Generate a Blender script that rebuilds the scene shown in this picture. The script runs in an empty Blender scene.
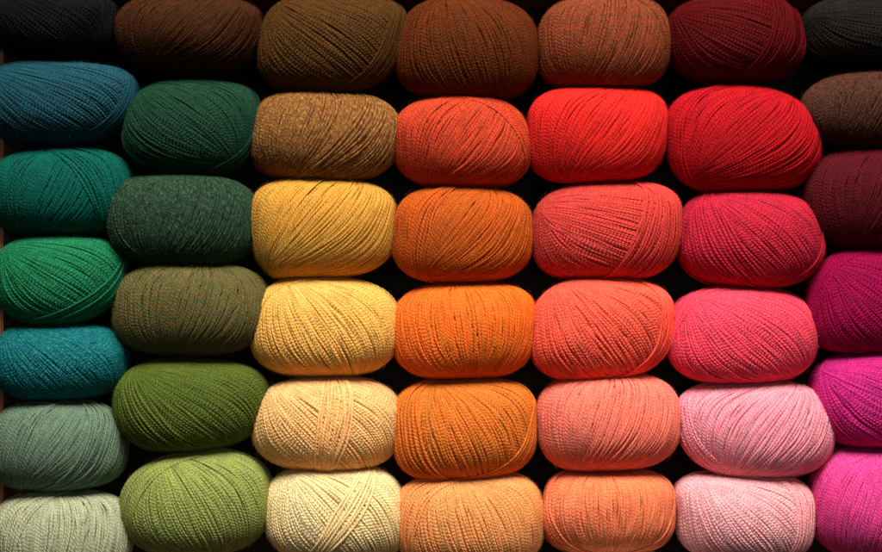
import bpy, math
import numpy as np

# ------------------------------------------------------------------ scale
# 1 unit of the layout tables below = 0.75 mm of the real wall of yarn.
S = 0.00075
W2, H2 = 441.0, 276.0
def wx(x): return (x - W2) * S
def wz(y): return (H2 - y) * S

scene = bpy.context.scene
C = scene.collection

# ------------------------------------------------------------------ camera
cam_d = bpy.data.cameras.new("camera")
cam = bpy.data.objects.new("camera", cam_d)
C.objects.link(cam)
CAM_DIST = 1.35
cam.location = (0, -CAM_DIST, 0)
cam.rotation_euler = (math.radians(90), 0, 0)
cam_d.sensor_width = 36
cam_d.lens = 36 * CAM_DIST / (882 * S)
cam_d.clip_start = 0.01
cam_d.clip_end = 50
cam_d.dof.use_dof = True
cam_d.dof.focus_distance = CAM_DIST - 0.035
cam_d.dof.aperture_fstop = 16
scene.camera = cam

# ------------------------------------------------------------------ world and lamps
world = bpy.data.worlds.new("World")
scene.world = world
world.use_nodes = True
bg = world.node_tree.nodes["Background"]
bg.inputs[0].default_value = (0.9, 0.93, 1.0, 1)
bg.inputs[1].default_value = 0.01

def area(name, loc, target, size, power, color):
    d = bpy.data.lights.new(name, "AREA")
    d.shape = "RECTANGLE"; d.size = size[0]; d.size_y = size[1]
    d.energy = power; d.color = color
    o = bpy.data.objects.new(name, d); C.objects.link(o)
    o.location = loc
    from mathutils import Vector
    o.rotation_euler = (Vector(target) - Vector(loc)).to_track_quat("-Z", "Y").to_euler()
    return o
area("ceiling_softbox", (0.10, -0.98, 1.28), (0.03, 0, -0.12), (1.1, 0.65), 74, (1.0, 0.96, 0.90))
area("front_fill", (0.3, -2.2, 0.2), (0.05, 0, -0.1), (0.9, 0.9), 3.8, (1.0, 0.97, 0.94))  # added fill lamp behind the camera, softens the shade; no window there

scene.view_settings.view_transform = "Standard"
scene.view_settings.look = "None"
scene.view_settings.exposure = 0.0
scene.view_settings.gamma = 1.0
scene.cycles.use_denoising = True
scene.cycles.max_bounces = 6
scene.cycles.diffuse_bounces = 3
scene.cycles.glossy_bounces = 2

# ------------------------------------------------------------------ materials
def lin(rgb):
    v = [c / 255 for c in rgb]
    return tuple(((c + 0.055) / 1.055) ** 2.4 if c > 0.04045 else c / 12.92 for c in v) + (1.0,)

class NT:
    def __init__(s, m):
        m.use_nodes = True
        s.t = m.node_tree; s.n = s.t.nodes; s.l = s.t.links
        s.b = s.n["Principled BSDF"]
    def new(s, kind, **kw):
        n = s.n.new(kind)
        for k, v in kw.items(): setattr(n, k, v)
        return n
    def put(s, sock, v):
        if hasattr(v, "is_output"): s.l.new(v, sock)
        else: sock.default_value = v
    def math(s, op, a, b=None, c=None):
        n = s.new("ShaderNodeMath", operation=op)
        s.put(n.inputs[0], a)
        if b is not None: s.put(n.inputs[1], b)
        if c is not None: s.put(n.inputs[2], c)
        return n.outputs[0]
    def mix(s, f, a, b):
        n = s.new("ShaderNodeMix", data_type="RGBA")
        s.put(n.inputs[0], f); s.put(n.inputs[6], a); s.put(n.inputs[7], b)
        return n.outputs[2]
    def noise(s, vec, scale, detail=2.0, rough=0.5, dim="3D"):
        n = s.new("ShaderNodeTexNoise", noise_dimensions=dim)
        if dim == "1D": s.put(n.inputs["W"], vec)
        else: s.put(n.inputs["Vector"], vec)
        n.inputs["Scale"].default_value = scale
        n.inputs["Detail"].default_value = detail
        n.inputs["Roughness"].default_value = rough
        return n.outputs[0]

def wool(h):
    c = lin(h)[:3]; g = max(c) ** 0.15
    return tuple(x * g for x in c) + (1.0,)

def yarn_material(col, fleck, amount):
    """Two-ply wool: u runs along the strand in layout units, v round it."""
    m = bpy.data.materials.new("wool_yarn")
    t = NT(m)
    uv = t.new("ShaderNodeUVMap", uv_map="strand").outputs[0]
    sep = t.new("ShaderNodeSeparateXYZ"); t.l.new(uv, sep.inputs[0])
    u, v = sep.outputs[0], sep.outputs[1]
    geo = t.new("ShaderNodeTexCoord").outputs["Object"]
    # wandering twist
    ph = t.math("ADD", t.math("MULTIPLY", v, 2 * math.pi), t.math("MULTIPLY", u, TWIST))
    cs = t.math("COSINE", ph)
    ply = t.math("POWER", t.math("ABSOLUTE", cs), 0.6)
    base, b2 = [wool(h) for h in (col, fleck)]
    # dye: each strand a shade of its own, and the second ply of a marled yarn
    shade = t.noise(u, 0.02, 2, 0.6, "1D")
    k = t.new("ShaderNodeMapRange"); t.put(k.inputs[0], shade)
    k.inputs[1].default_value = .25; k.inputs[2].default_value = .75
    k.inputs[3].default_value = .84; k.inputs[4].default_value = 1.16
    hair = t.noise(geo, 900, 3, 0.65)
    k2 = t.new("ShaderNodeMapRange"); t.put(k2.inputs[0], hair)
    k2.inputs[1].default_value = .3; k2.inputs[2].default_value = .7
    k2.inputs[3].default_value = .82; k2.inputs[4].default_value = 1.18
    side = t.math("MULTIPLY_ADD", cs, 0.5, 0.5)
    blot = t.noise(u, 0.15, 3, 0.7, "1D")
    blot = t.new("ShaderNodeMapRange").outputs[0] if False else t.math("MULTIPLY", t.math("SUBTRACT", blot, 0.30), 2.2)
    blot = t.math("MINIMUM", t.math("MAXIMUM", blot, 0.0), 1.0)
    f = t.math("MULTIPLY", t.math("MULTIPLY", t.math("MULTIPLY_ADD", side, 0.5, 0.5), blot), amount)
    c = t.mix(f, base, b2)
    vm = t.new("ShaderNodeVectorMath", operation="SCALE")
    t.l.new(c, vm.inputs[0]); t.put(vm.inputs[3], t.math("MULTIPLY", k.outputs[0], k2.outputs[0]))
    t.l.new(vm.outputs[0], t.b.inputs["Base Color"])
    hgt = t.math("ADD", t.math("MULTIPLY", ply, 1.25), t.math("MULTIPLY", hair, 0.9))
    bump = t.new("ShaderNodeBump")
    bump.inputs["Strength"].default_value = 1.0
    bump.inputs["Distance"].default_value = 0.00036
    t.l.new(hgt, bump.inputs["Height"])
    t.l.new(bump.outputs[0], t.b.inputs["Normal"])
    t.b.inputs["Subsurface Weight"].default_value = 0.6
    t.b.inputs["Subsurface Radius"].default_value = (1.0, 0.8, 0.7)
    t.b.inputs["Subsurface Scale"].default_value = 0.0011
    t.b.inputs["Roughness"].default_value = 0.72
    t.b.inputs["Specular IOR Level"].default_value = 0.06
    t.b.inputs["Sheen Weight"].default_value = 0.04
    t.b.inputs["Sheen Roughness"].default_value = 0.45
    tint = tuple(min(1, 0.05 + x / max(base[:3]) * 0.6) for x in base[:3]) + (1,)
    t.b.inputs["Sheen Tint"].default_value = tint
    return m

def wood_material(col_a, col_b, rough=0.55):
    m = bpy.data.materials.new("shelf_wood")
    t = NT(m)
    geo = t.new("ShaderNodeTexCoord").outputs["Object"]
    mp = t.new("ShaderNodeMapping"); t.l.new(geo, mp.inputs[0])
    mp.inputs["Scale"].default_value = (60, 60, 4)
    n = t.noise(mp.outputs[0], 1.0, 5, 0.6)
    c = t.mix(n, lin(col_a), lin(col_b))
    t.l.new(c, t.b.inputs["Base Color"])
    b = t.new("ShaderNodeBump"); b.inputs["Strength"].default_value = 0.3
    b.inputs["Distance"].default_value = 0.00036
    t.l.new(n, b.inputs["Height"]); t.l.new(b.outputs[0], t.b.inputs["Normal"])
    t.b.inputs["Roughness"].default_value = rough
    return m

# ------------------------------------------------------------------ shelf
def box_mesh(name, x0, x1, y0, y1, z0, z1, mat, parent, bev=0.0015):
    import bmesh
    bm = bmesh.new()
    bmesh.ops.create_cube(bm, size=1)
    for v in bm.verts:
        v.co = ((x0 + x1) / 2 + v.co.x * (x1 - x0), (y0 + y1) / 2 + v.co.y * (y1 - y0), (z0 + z1) / 2 + v.co.z * (z1 - z0))
    bmesh.ops.bevel(bm, geom=bm.edges[:], offset=bev, segments=2, affect='EDGES')
    me = bpy.data.meshes.new(name); bm.to_mesh(me); bm.free()
    me.materials.append(mat)
    o = bpy.data.objects.new(name, me); C.objects.link(o); o.parent = parent
    return o

shelf = bpy.data.objects.new("shelf", None); C.objects.link(shelf)
shelf["label"] = "wooden shelf bay holding all the yarn, gap shade painted into its near-black back, its pale board glimpsed at the left edge"
shelf["category"] = "shelf"
oak = wood_material((192, 138, 92), (143, 92, 54))
dark = wood_material((14, 11, 10), (8, 6, 5), 0.8)  # back panel: shade of the gaps put into a near-black wood colour
XL, XR = wx(1.0), wx(966)
ZT, ZB = wz(-8.0), wz(662)
YF, YB = -0.012, 0.085
box_mesh("side_panel", XL - 0.018, XL, 0.006, YB, ZB - 0.018, ZT + 0.018, oak, shelf)
box_mesh("side_panel", XR, XR + 0.018, YF, YB, ZB - 0.018, ZT + 0.018, oak, shelf)
box_mesh("top_board", XL + .0005, XR - .0005, -0.024, YB, ZT, ZT + 0.018, oak, shelf)
box_mesh("bottom_board", XL + .0005, XR - .0005, YF, YB, ZB - 0.018, ZB, oak, shelf)
box_mesh("back_panel", XL - 0.018, XR + 0.018, YB + .0005, YB + 0.009, ZB - 0.018, ZT + 0.018, dark, shelf)

# ------------------------------------------------------------------ yarn balls
YW = 2.5       # yarn width in layout units
TWIST = 0.90    # radians of twist per layout unit

class Ball:
    """Outline: leftmost (L,yL), topmost (xT,T), rightmost (R,yR), lowest (xB,B); a corner roundness each."""
    def __init__(s, o, p, depth, seed):
        s.L, s.yL, s.xT, s.T, s.R, s.yR, s.xB, s.B = o
        pad = YW * 0.45
        s.L += pad; s.T += pad; s.R -= pad; s.B -= pad
        s.p = tuple(1.04 * v + 0.08 for v in p); s.D = depth; s.rng = np.random.default_rng(seed)
        s.cx, s.cy = (s.L + s.R) / 2, (s.T + s.B) / 2
        r = s.rng
        s.lump = [(r.normal(size=3) * 2.2, r.uniform(0, 6.28), r.uniform(.006, .014)) for _ in range(5)]
        s.outline()
    def surf(s, d):
        """unit directions (..,3), x right, y away, z up -> layout units relative to the ball centre (x right, y away, z up)."""
        x, y, z = d[..., 0], d[..., 1], d[..., 2]
        rho = np.sqrt(x * x + z * z) + 1e-9
        e = (x + 1j * z) / rho
        q = 2.25
        m = (rho ** q + np.abs(y) ** q) ** (-1 / q)
        rr = rho * m
        # outline as a smooth closed curve, carried inwards without a crease
        out = np.full(rho.shape, s.har[0], complex)
        ep, rp, ec = np.ones_like(e), np.ones_like(rho), np.conj(e)
        for n in range(1, s.H + 1):
            ep = ep * e; rp = rp * rr
            out = out + rp * (s.har[n] * ep + s.har[-n] * np.conj(ep))
        f = 1 + sum(a * np.sin(d @ v + h) for v, h, a in s.lump)
        return np.stack([out.real * f, y * m * s.D * f, out.imag * f], -1)
    def outline(s):
        s.H = 9
        ph = np.arange(256) * 2 * math.pi / 256
        c, sn = np.cos(ph), np.sin(ph)
        right, top = c >= 0, sn >= 0
        p = np.where(top, np.where(right, s.p[1], s.p[0]), np.where(right, s.p[2], s.p[3]))
        k = (np.abs(c) ** p + np.abs(sn) ** p) ** (-1 / p)
        ex = np.where(top, s.xT, s.xB); ey = np.where(right, s.yR, s.yL)
        X = ex + np.where(right, s.R - ex, ex - s.L) * c * k
        Y = ey - np.where(top, ey - s.T, s.B - ey) * sn * k
        s.har = np.fft.fft((X - s.cx) + 1j * (s.cy - Y)) / 256
    def direc(s, pt, lim=0.985):
        """layout point on (or off) the face -> direction on the front half"""
        u = (pt[0] - s.cx) / ((s.R - s.L) / 2); v = (s.cy - pt[1]) / ((s.B - s.T) / 2)
        r = math.hypot(u, v)
        if r > lim: u, v = u / r * lim, v / r * lim; r = lim
        return np.array([u, -math.sqrt(1 - r * r), v])

def unit(v): return v / np.linalg.norm(v, axis=-1, keepdims=True)

def strands(b, nrm, k, h, M, rad, back=0.42, wob=0.010, SIDES=8):
    """Rings of the strands whose planes have normals nrm (N,3), offset k (N,), raised h (N,)."""
    N = len(nrm); r = b.rng
    nrm = unit(nrm)
    f = np.array([0, -1.0, 0]) + nrm * nrm[:, 1:2]          # most frontal direction of each plane
    fl = np.linalg.norm(f, axis=1)
    e1 = f / np.maximum(fl, 1e-6)[:, None]
    e2 = np.cross(nrm, e1)
    T = np.where(fl > back, np.arccos(np.clip(-back / np.maximum(fl, 1e-6), -1, 1)), math.pi)
    t = np.linspace(-1, 1, M)[None, :] * T[:, None]
    ph = r.uniform(0, 6.28, (N, 3)); fr = r.uniform(1.5, 7, (N, 3))
    wv = sum(np.sin(t * fr[:, i:i+1] + ph[:, i:i+1]) for i in range(3)) * wob / 1.7
    off = k[:, None] + wv
    def pos(o): return b.surf(unit(np.cos(t)[..., None] * e1[:, None] + np.sin(t)[..., None] * e2[:, None] + o[..., None] * nrm[:, None]))
    P = pos(off); Q = pos(off + 0.02)
    Tn = unit(np.gradient(P, axis=1)); Bn = Q - P
    Nn = unit(np.cross(Tn, Bn))
    sgn = np.sign((Nn * P).sum(-1, keepdims=True)); Nn = Nn * sgn
    Bn = np.cross(Tn, Nn)
    hv = sum(np.sin(t * fr[:, i:i+1] * 1.3 + ph[:, i:i+1] * 2) for i in range(2)) * 0.07 * YW
    ctr = P + Nn * (h[:, None] + hv)[..., None]
    seg = np.linalg.norm(np.diff(P, axis=1), axis=-1)
    U = np.concatenate([np.zeros((N, 1)), np.cumsum(seg, 1)], 1) * r.uniform(.88, 1.12, (N, 1)) + r.uniform(0, 4000, (N, 1))
    a = np.arange(SIDES) * 2 * math.pi / SIDES
    ph2 = a[None, None, :] + TWIST * U[:, :, None]
    lobe = (0.60 + 0.48 * np.abs(np.cos(ph2)) if SIDES > 6 else 0.95 + 0 * ph2)[..., None]
    ring = ctr[:, :, None] + rad * lobe * (np.cos(a)[None, None, :, None] * Nn[:, :, None] * 0.64 + np.sin(a)[None, None, :, None] * Bn[:, :, None] * 1.08)
    return ring, U

def join(parts, core=None):
    """rings -> vertex, quad and uv arrays"""
    V, F, UV, n0 = [], [], [], 0
    for ring, U in parts:
        N, M, K, _ = ring.shape
        V.append(ring.reshape(-1, 3))
        i = np.arange(N)[:, None, None]; j = np.arange(M - 1)[None, :, None]; k = np.arange(K)[None, None, :]
        k2 = (k + 1) % K
        idx = lambda jj, kk: n0 + (i * M + jj) * K + kk
        q = np.stack([idx(j, k), idx(j + 1, k), idx(j + 1, k2), idx(j, k2)], -1).reshape(-1, 4)
        F.append(q)
        u0 = np.broadcast_to(U[:, :-1, None], (N, M - 1, K)); u1 = np.broadcast_to(U[:, 1:, None], (N, M - 1, K))
        v0 = np.broadcast_to(k / K, (N, M - 1, K)); v1 = np.broadcast_to((k + 1) / K, (N, M - 1, K))
        UV.append(np.stack([np.stack([u0, v0], -1), np.stack([u1, v0], -1), np.stack([u1, v1], -1), np.stack([u0, v1], -1)], -2).reshape(-1, 2))
        n0 += N * M * K
    if core is not None:
        cv, cf = core
        V.append(cv); F.append(cf + n0)
        UV.append(np.zeros((len(cf) * 4, 2)))
    return np.concatenate(V), np.concatenate(F), np.concatenate(UV)

def mesh_object(name, V, F, UV, mat, parent=None):
    me = bpy.data.meshes.new(name)
    me.vertices.add(len(V)); me.vertices.foreach_set("co", (V * S).astype(np.float32).ravel())
    me.loops.add(len(F) * 4); me.loops.foreach_set("vertex_index", F.astype(np.int32).ravel())
    me.polygons.add(len(F))
    me.polygons.foreach_set("loop_start", np.arange(0, len(F) * 4, 4, dtype=np.int32))
    me.polygons.foreach_set("use_smooth", np.ones(len(F), dtype=bool))
    l = me.uv_layers.new(name="strand"); l.data.foreach_set("uv", UV.astype(np.float32).ravel())
    me.update(calc_edges=True)
    me.materials.append(mat)
    o = bpy.data.objects.new(name, me); C.objects.link(o)
    if parent: o.parent = parent
    return o

def core_mesh(b):
    nu, nv = 72, 36
    th = np.linspace(0, 2 * math.pi, nu, endpoint=False)[None, :]
    la = np.linspace(-math.pi / 2 + 1e-3, math.pi / 2 - 1e-3, nv)[:, None]
    d = np.stack([np.cos(la) * np.cos(th), np.sin(la) + 0 * th, np.cos(la) * np.sin(th)], -1)
    P = b.surf(d) * (1 - 1.3 * YW / 60)
    i = np.arange(nv - 1)[:, None]; j = np.arange(nu)[None, :]; j2 = (j + 1) % nu
    F = np.stack([i * nu + j, i * nu + j2, (i + 1) * nu + j2, (i + 1) * nu + j], -1).reshape(-1, 4)
    return P.reshape(-1, 3), F

def fan(b, pole, n, seam, kmax, hbase, M, rad, skip=0.05, SIDES=8):
    """one wound layer: strands running from the pole round to its antipode"""
    r = b.rng
    P = unit(np.array(pole, float)); a = unit(np.cross(P, [0.3, 0.9, 0.2])); c = np.cross(P, a)
    i = np.arange(n)
    az = seam + math.pi * (i + r.normal(0, 0.20, n)) / n
    k = kmax * (0.55 + 0.45 * np.sin(i * 0.09 + r.uniform(0, 6)))
    k = k + r.normal(0, 0.004, n)
    k[r.random(n) < 0.05] *= 0.3
    keep = r.random(n) > skip
    # small clusters lean on each other
    h = hbase + YW * (0.05 * np.sin(i * 1.9 + r.uniform(0, 6)) + r.normal(0, 0.06, n))
    nr = np.cos(az)[:, None] * a + np.sin(az)[:, None] * c
    return strands(b, nr[keep], k[keep], h[keep], M, rad, SIDES=SIDES)

def bundle(b, p1, p2, n, s1, s2, hbase, M, rad, wob=0.01):
    """n strands side by side passing near two points of the face"""
    r = b.rng
    d1, d2 = b.direc(p1, .94), b.direc(p2, .94)
    nn = unit(np.cross(d1, d2)); mid = unit(d1 + d2); t = np.cross(nn, mid)
    d1, d2 = mid * .6 - t * .8, mid * .6 + t * .8
    j = (np.arange(n) - (n - 1) / 2)
    w = YW / 68.0
    a1 = unit(d1 + nn * (j * w * s1 + r.normal(0, w * .12, n))[:, None])
    a2 = unit(d2 + nn * (j * w * s2 + r.normal(0, w * .12, n))[:, None])
    h = hbase + YW * r.normal(0, 0.12, n)
    return strands(b, np.cross(a1, a2), np.zeros(n), h, M, rad, wob=wob)

def fuzz(b, n):
    """loose fibres standing off the wool: thin three-sided hairs"""
    r = b.rng
    d = unit(r.normal(size=(n, 3))); d[:, 1] = -np.abs(d[:, 1]) + 0.15; d = unit(d)
    P = b.surf(d); Nn = unit(P / np.array([1, 1, 1.0]))
    t1 = unit(np.cross(Nn, r.normal(size=(n, 3))))
    L = r.uniform(2.5, 8, n)[:, None]; lift = r.uniform(.1, .6, n)[:, None]
    curl = np.cross(Nn, t1) * r.normal(0, .35, (n, 1))
    K = 4
    s = np.linspace(0, 1, K)
    pts = np.stack([P + Nn * (YW * .55) + L * (t1 * q + Nn * lift * q * (1.3 - q) + curl * q * q) for q in s], 1)
    T = unit(np.gradient(pts, axis=1)); B = unit(np.cross(T, Nn[:, None])); N2 = np.cross(T, B)
    rad = 0.11 * (1 - 0.6 * s)[None, :, None]
    a = np.arange(3) * 2.0944
    ring = pts[:, :, None] + rad[..., None] * (np.cos(a)[None, None, :, None] * N2[:, :, None] + np.sin(a)[None, None, :, None] * B[:, :, None])
    return ring, np.broadcast_to(r.uniform(0, 4000, (n, 1)), (n, K)) + 0 * ring[:, :, 0, 0]

GROUP = "balls of wool yarn stacked in the shelf"
def yarn_ball(outline, p, col, pole, bands=(), fleck=None, amount=0.35, label="", seam=0.0, kmax=0.20, dy=0, depth=54, skip=.01, seed=[0]):
    seed[0] += 1
    b = Ball(outline, p if isinstance(p, tuple) else (p,) * 4, depth, 100 + seed[0])
    mat = yarn_material(col, fleck or col, amount if fleck else 0.0)
    rad = YW * 0.56
    if len(pole) == 2 and isinstance(pole, tuple): P = b.direc(pole)
    else: P = np.array(pole)
    n = int(math.pi * (0.62 * (b.R - b.L) / 2 + 0.38 * b.D) / (YW * 0.70))
    Q = unit(P + 0.3 * unit(np.cross(P, b.rng.normal(size=3))))
    parts = [fan(b, Q, int(n * .85), 0, .1, -YW * 0.5, 90, rad, skip=0.02, SIDES=6),
             fan(b, P, n, seam, kmax, 0.0, 210, rad, skip=skip)]
    parts.append(fuzz(b, 1100))
    V, F, UV = join(parts, core_mesh(b))
    o = mesh_object("yarn_ball", V, F, UV, mat)
    o.location = (wx(b.cx), dy * S, wz(b.cy))
    o["label"] = label; o["category"] = "yarn ball"; o["group"] = GROUP
    for j, bd in enumerate(bands):
        p1, p2, m, s1, s2 = bd[:5]
        m = int(m * 1.5) if m > 3 else m; hb = YW * (0.42 + 0.2 * j)
        V, F, UV = join([bundle(b, p1, p2, m, s1 * .85, s2 * .85, hb, 210, rad)])
        c = mesh_object("outer_wrap" if m > 3 else "loose_strand", V, F, UV, mat, o)
    return o

Y = yarn_ball
# ---- column 1 (leftmost)
Y((-14,15, 50,-6, 121,12, 55,60), 2.4, (7, 7, 7), (-5,-15), [((110,-5),(95,52),4,1,1.3)],
  fleck=(7, 7, 7), label="black yarn ball in the top left corner, above the dark blue marled one")
Y((-16,105, 45,61, 139,88, 55,147), (2.4,2.3,2.0,2.4), (15, 74, 84), (0,66), [((80,144),(134,92),5,1,.8)],
  fleck=(51, 61, 79), amount=.6, dy=2, label="dark petrol blue yarn ball flecked with purple, under the black one")
Y((-12,195, 60,148, 133,190, 60,237), 2.6, (4, 81, 69), (40,240), [((75,146),(112,215),12,1.2,1.0)],
  fleck=(3, 109, 89), dy=6, label="deep teal yarn ball with a curved seam at right, above the emerald green one")
Y((-6,280, 50,234, 127,270, 50,325), (2.5,2.6,2.1,2.4), (15, 107, 65), (-2,238), [((40,322),(124,285),9,1,1.2)],
  fleck=(59, 151, 105), dy=3, label="emerald green yarn ball with strands sweeping along its lower right edge")
Y((-6,360, 50,323, 130,360, 50,400), 2.8, (4, 83, 101), (20,322), [],
  fleck=(40, 138, 119), amount=.95, dy=2, label="bright turquoise blue yarn ball with pale flecks, leftmost column")
Y((-6,445, 50,400, 128,440, 45,490), 3.0, (97, 122, 98), (30,492), [((34,486),(70,404),6,.8,1.1),((82,478),(112,410),9,.9,1.1)],
  fleck=(135, 154, 128), label="muted sage green yarn ball between the turquoise one and the pale grey green one")
Y((-6,535, 60,489, 133,530, 55,585), 2.9, (166, 168, 132), (60,590), [((20,545),(50,492),8,1,1)],
  fleck=(191, 195, 161), label="palest grey green yarn ball in the bottom left corner")
# ---- column 2
Y((118,25, 190,-6, 263,20, 195,76), 2.5, (68, 33, 12), (150,76), [],
  fleck=(42, 21, 5), amount=.9, label="reddish brown yarn ball at the top edge, right of the black one")
Y((121,135, 185,79, 262,115, 200,176), (2.4,2.8,2.6,2.5), (20, 58, 41), (245,172), [((124,143),(205,173),3,.8,1.0),((196,174),(256,150),5,1,1.2)],
  fleck=(49, 83, 58), dy=4, label="dark bottle green yarn ball with loose strands curving under it")
Y((108,215, 180,174, 259,215, 190,268), 2.7, (20, 48, 30), (165,270), [((118,218),(160,262),4,1.3,1.3)],
  fleck=(74, 100, 76), amount=.8, dy=-4, label="mottled grey green yarn ball, between the bottle green and the olive brown ones")
Y((114,310, 185,262, 272,305, 190,356), 2.7, (77, 91, 54), (175,362), [((258,272),(232,352),9,1,1)],
  fleck=(133, 89, 39), amount=.9, dy=-3, label="heathered olive brown yarn ball with rust flecks, above the moss green one")
Y((113,400, 190,358, 270,400, 175,452), (2.4,2.7,2.4,2.4), (81, 95, 32), (130,362), [((142,392),(180,432),5,1.2,1.4)],
  fleck=(106, 125, 49), label="moss green yarn ball between the heathered olive brown and the light apple green ones")
Y((121,510, 205,449, 273,495, 200,554), (2.1,2.7,2.4,2.4), (140, 150, 75), (170,446), [((126,522),(160,464),8,1,1)],
  fleck=(167, 177, 101), dy=-3, label="light apple green yarn ball, bottom of the second column from the left")
# ---- column 3
Y((257,55, 320,-6, 406,25, 330,96), (2.5,2.8,2.4,2.5), (73, 43, 13), (275,-4), [((343,94),(398,22),7,.8,1.2)],
  fleck=(104, 66, 25), amount=.4, label="dark olive brown yarn ball at the top edge with a band down its right side")
Y((251,140, 305,92, 401,135, 320,181), 2.8, (110, 59, 27), (300,182), [((312,172),(375,103),6,.8,1.2),((360,178),(398,130),10,1,1)],
  fleck=(165, 122, 61), amount=.9, label="golden brown marled yarn ball with a diagonal band, above the mustard one")
Y((249,215, 300,178, 398,215, 285,281), (2.5,2.7,3.2,1.95), (196, 136, 49), (284,280), [],
  fleck=(203, 151, 69), seam=.6, kmax=.05, label="mustard gold yarn ball whose strands fan out from its lower left corner")
Y((253,335, 310,276, 401,330, 325,379), 2.5, (231, 163, 75), (300,276), [((262,300),(300,278),6,1,.6)],
  fleck=(235, 181, 105), kmax=.06, label="butter yellow yarn ball fanning from its upper left, under the mustard one")
Y((252,425, 320,376, 402,415, 330,471), 2.5, (241, 173, 106), (285,377), [((320,470),(341,379),7,.7,1.1)],
  fleck=(245, 187, 127), label="pale sandy beige yarn ball with a vertical band of strands down its middle")
Y((264,515, 340,463, 408,520, 335,562), 2.7, (245, 206, 141), (300,466), [((318,550),(368,467),5,.9,1.1)],
  fleck=(245, 218, 171), label="pale cream yellow yarn ball at the bottom edge, third column from the left")
# ---- column 4
Y((395,60, 460,-4, 540,45, 475,104), (2.4,2.3,2.4,2.4), (86, 34, 7), (455,-3), [((399,50),(425,8),6,.9,1)],
  fleck=(116, 55, 17), kmax=.06, label="chestnut brown yarn ball at the top edge, above the brick red marled one")
Y((391,140, 460,94, 530,145, 465,190), (2.25,2.4,2.6,2.6), (177, 49, 25), (430,186), [((462,96),(524,150),8,.8,1)],
  fleck=(199, 83, 50), amount=.5, label="brick red orange yarn ball with a band arching over its right side")
Y((391,235, 455,187, 534,230, 460,284), 2.8, (177, 75, 20), (425,284), [((430,278),(452,195),5,1,1.2)],
  fleck=(196, 97, 33), label="burnt orange rust yarn ball between the brick red and the bright orange ones")
Y((391,330, 470,281, 537,325, 460,381), 2.8, (231, 99, 25), (475,384), [],
  fleck=(231, 118, 57), kmax=.14, label="bright orange yarn ball in the fourth column, under the rust one")
Y((391,430, 460,378, 539,420, 455,480), 2.8, (212, 107, 35), (440,377), [((470,477),(533,425),6,1,.9),((408,384),(440,470),6,1.4,1.6)],
  fleck=(218, 126, 57), kmax=.06, label="warm amber orange yarn ball with strands fanning from its top edge")
Y((395,520, 480,471, 544,520, 470,570), 3.0, (237, 145, 80), (450,470), [((410,545),(440,476),10,1,1)],
  fleck=(241, 166, 114), label="light apricot yarn ball at the bottom edge, left of the salmon orange one")
# ---- column 5
Y((538,50, 600,-6, 668,45, 600,90), 3.0, (137, 55, 30), (590,92), [((630,-2),(664,50),6,.9,1.1)],
  fleck=(74, 57, 29), amount=1.0, label="terracotta brown yarn ball at the top edge, above the scarlet one")
Y((526,130, 598,86, 667,125, 598,184), 2.9, (206, 29, 25), (560,186), [],
  fleck=(209, 50, 39), kmax=.12, label="vivid scarlet red yarn ball in the fifth column from the left")
Y((533,230, 610,182, 681,215, 600,281), (2.45,3.0,3.0,2.8), (195, 53, 47), (536,205), [((612,274),(640,188),7,.8,1),((655,276),(668,190),9,1,1)],
  fleck=(204, 80, 69), label="coral red yarn ball with a steep band on its right side, under the scarlet one")
Y((530,330, 600,275, 676,320, 580,380), (2.1,2.7,2.4,2.6), (245, 82, 61), (560,278), [((640,372),(662,290),7,1,1.2)],
  fleck=(245, 99, 83), label="bright coral orange yarn ball, between the coral red and the peach ones")
Y((538,420, 600,372, 679,418, 600,473), 2.7, (245, 112, 91), (590,476), [],
  fleck=(245, 136, 119), kmax=.13, label="smooth peach coral yarn ball in the fifth column, second row from the bottom")
Y((543,510, 600,468, 674,510, 608,553), 3.2, (243, 119, 76), (606,552), [((548,505),(600,550),6,1,.5),((614,551),(668,520),6,.5,1)],
  fleck=(243, 142, 107), kmax=.06, label="salmon orange yarn ball with strands gathered at its bottom edge")
Y((545,600, 612,546.5, 680,600, 612,655), 2.7, (242, 224, 210), (612,548), [],
  fleck=(251, 238, 226), label="cream white yarn ball just peeking in under the salmon orange one")
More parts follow.
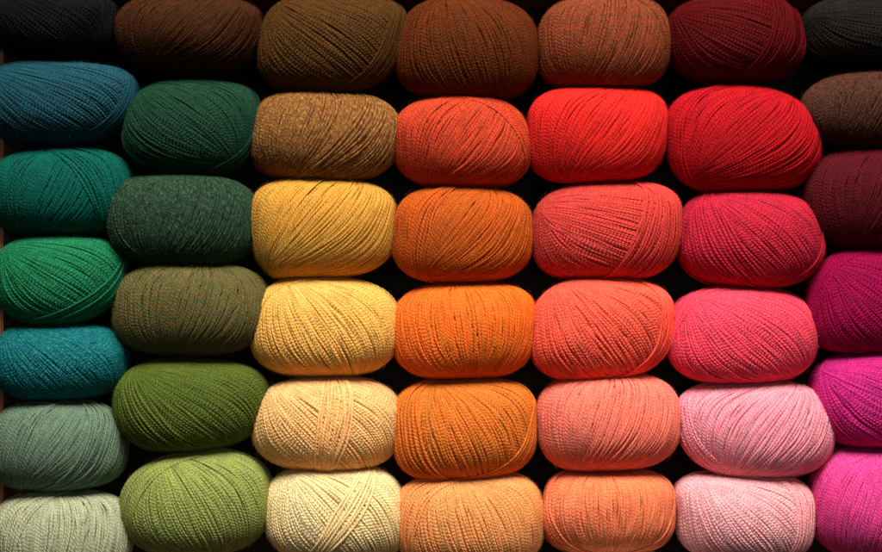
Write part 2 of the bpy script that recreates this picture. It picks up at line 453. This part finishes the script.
# ---- column 6
Y((666,30, 735,-6, 802,40, 735,84), (2.4,2.6,2.4,2.4), (76, 4, 4), (668,15), [((742,76),(768,2),6,.9,1.1),((768,80),(800,48),6,1,1)],
  fleck=(106, 4, 4), amount=.4, label="dark burgundy red yarn ball at the top edge with crossing bands at right")
Y((664,130, 740,85, 820,148, 730,195), (2.5,2.05,2.6,2.4), (165, 11, 21), (690,192), [((684,188),(714,92),4,1,1.2)],
  fleck=(193, 28, 36), label="crimson yarn ball right of the scarlet one, strands slanting from lower left")
Y((677,240, 735,189, 823,240, 755,288), 2.5, (174, 25, 46), (705,190), [((712,196),(750,280),6,1,1.4),((768,284),(820,245),5,1,1)],
  fleck=(201, 54, 72), kmax=.06, label="raspberry red yarn ball fanning from its upper left, above the hot pink one")
Y((668,335, 735,286, 816,335, 740,385), 2.8, (237, 59, 81), (690,292), [((672,325),(708,290),5,1,1)],
  fleck=(237, 94, 114), label="hot watermelon pink yarn ball, under the raspberry red one")
Y((675,415, 775,380, 833,435, 770,478), (3.0,2.2,2.4,2.5), (242, 136, 150), (725,474), [((678,418),(718,466),6,1,.8)],
  fleck=(242, 162, 170), kmax=.07, label="dusty candy pink yarn ball with a crossing band at its lower left")
Y((672,510, 730,471, 814,515, 740,562), 3.0, (245, 157, 159), (705,473), [((778,556),(790,478),9,1,1)],
  fleck=(245, 179, 184), label="pale baby pink yarn ball at the bottom edge, left of the bright magenta pink one")
# ---- column 7 (rightmost)
Y((800,30, 870,-6, 945,25, 875,70), 2.4, (23, 19, 17), (802,20), [((825,60),(880,62),3,1,1.2)],
  fleck=(46, 42, 34), amount=.5, label="charcoal grey yarn ball in the top right corner")
Y((798,110, 870,71, 940,100, 870,150), (1.95,2.4,2.4,2.4), (87, 49, 35), (850,150), [],
  fleck=(35, 24, 21), amount=1.0, label="dark chocolate brown yarn ball at the right edge, under the charcoal one")
Y((801,195, 880,146, 950,190, 870,250), 2.4, (79, 11, 19), (860,252), [],
  fleck=(107, 24, 35), label="dark wine plum yarn ball at the right edge, above the deep magenta one")
Y((804,315, 860,250, 950,300, 860,355), 2.4, (139, 3, 57), (825,254), [((815,285),(850,253),6,1,1)],
  fleck=(161, 3, 78), label="deep magenta purple yarn ball at the right edge, fourth row from the top")
Y((811,390, 865,351, 950,400, 870,448), 2.4, (192, 29, 110), (815,370), [],
  fleck=(213, 63, 138), label="violet pink yarn ball at the right edge, above the bright magenta pink one")
Y((810,500, 870,446, 950,495, 880,560), (2.4,2.4,2.5,2.4), (231, 59, 134), (890,450), [],
  fleck=(231, 102, 160), label="bright magenta pink yarn ball in the bottom right corner")
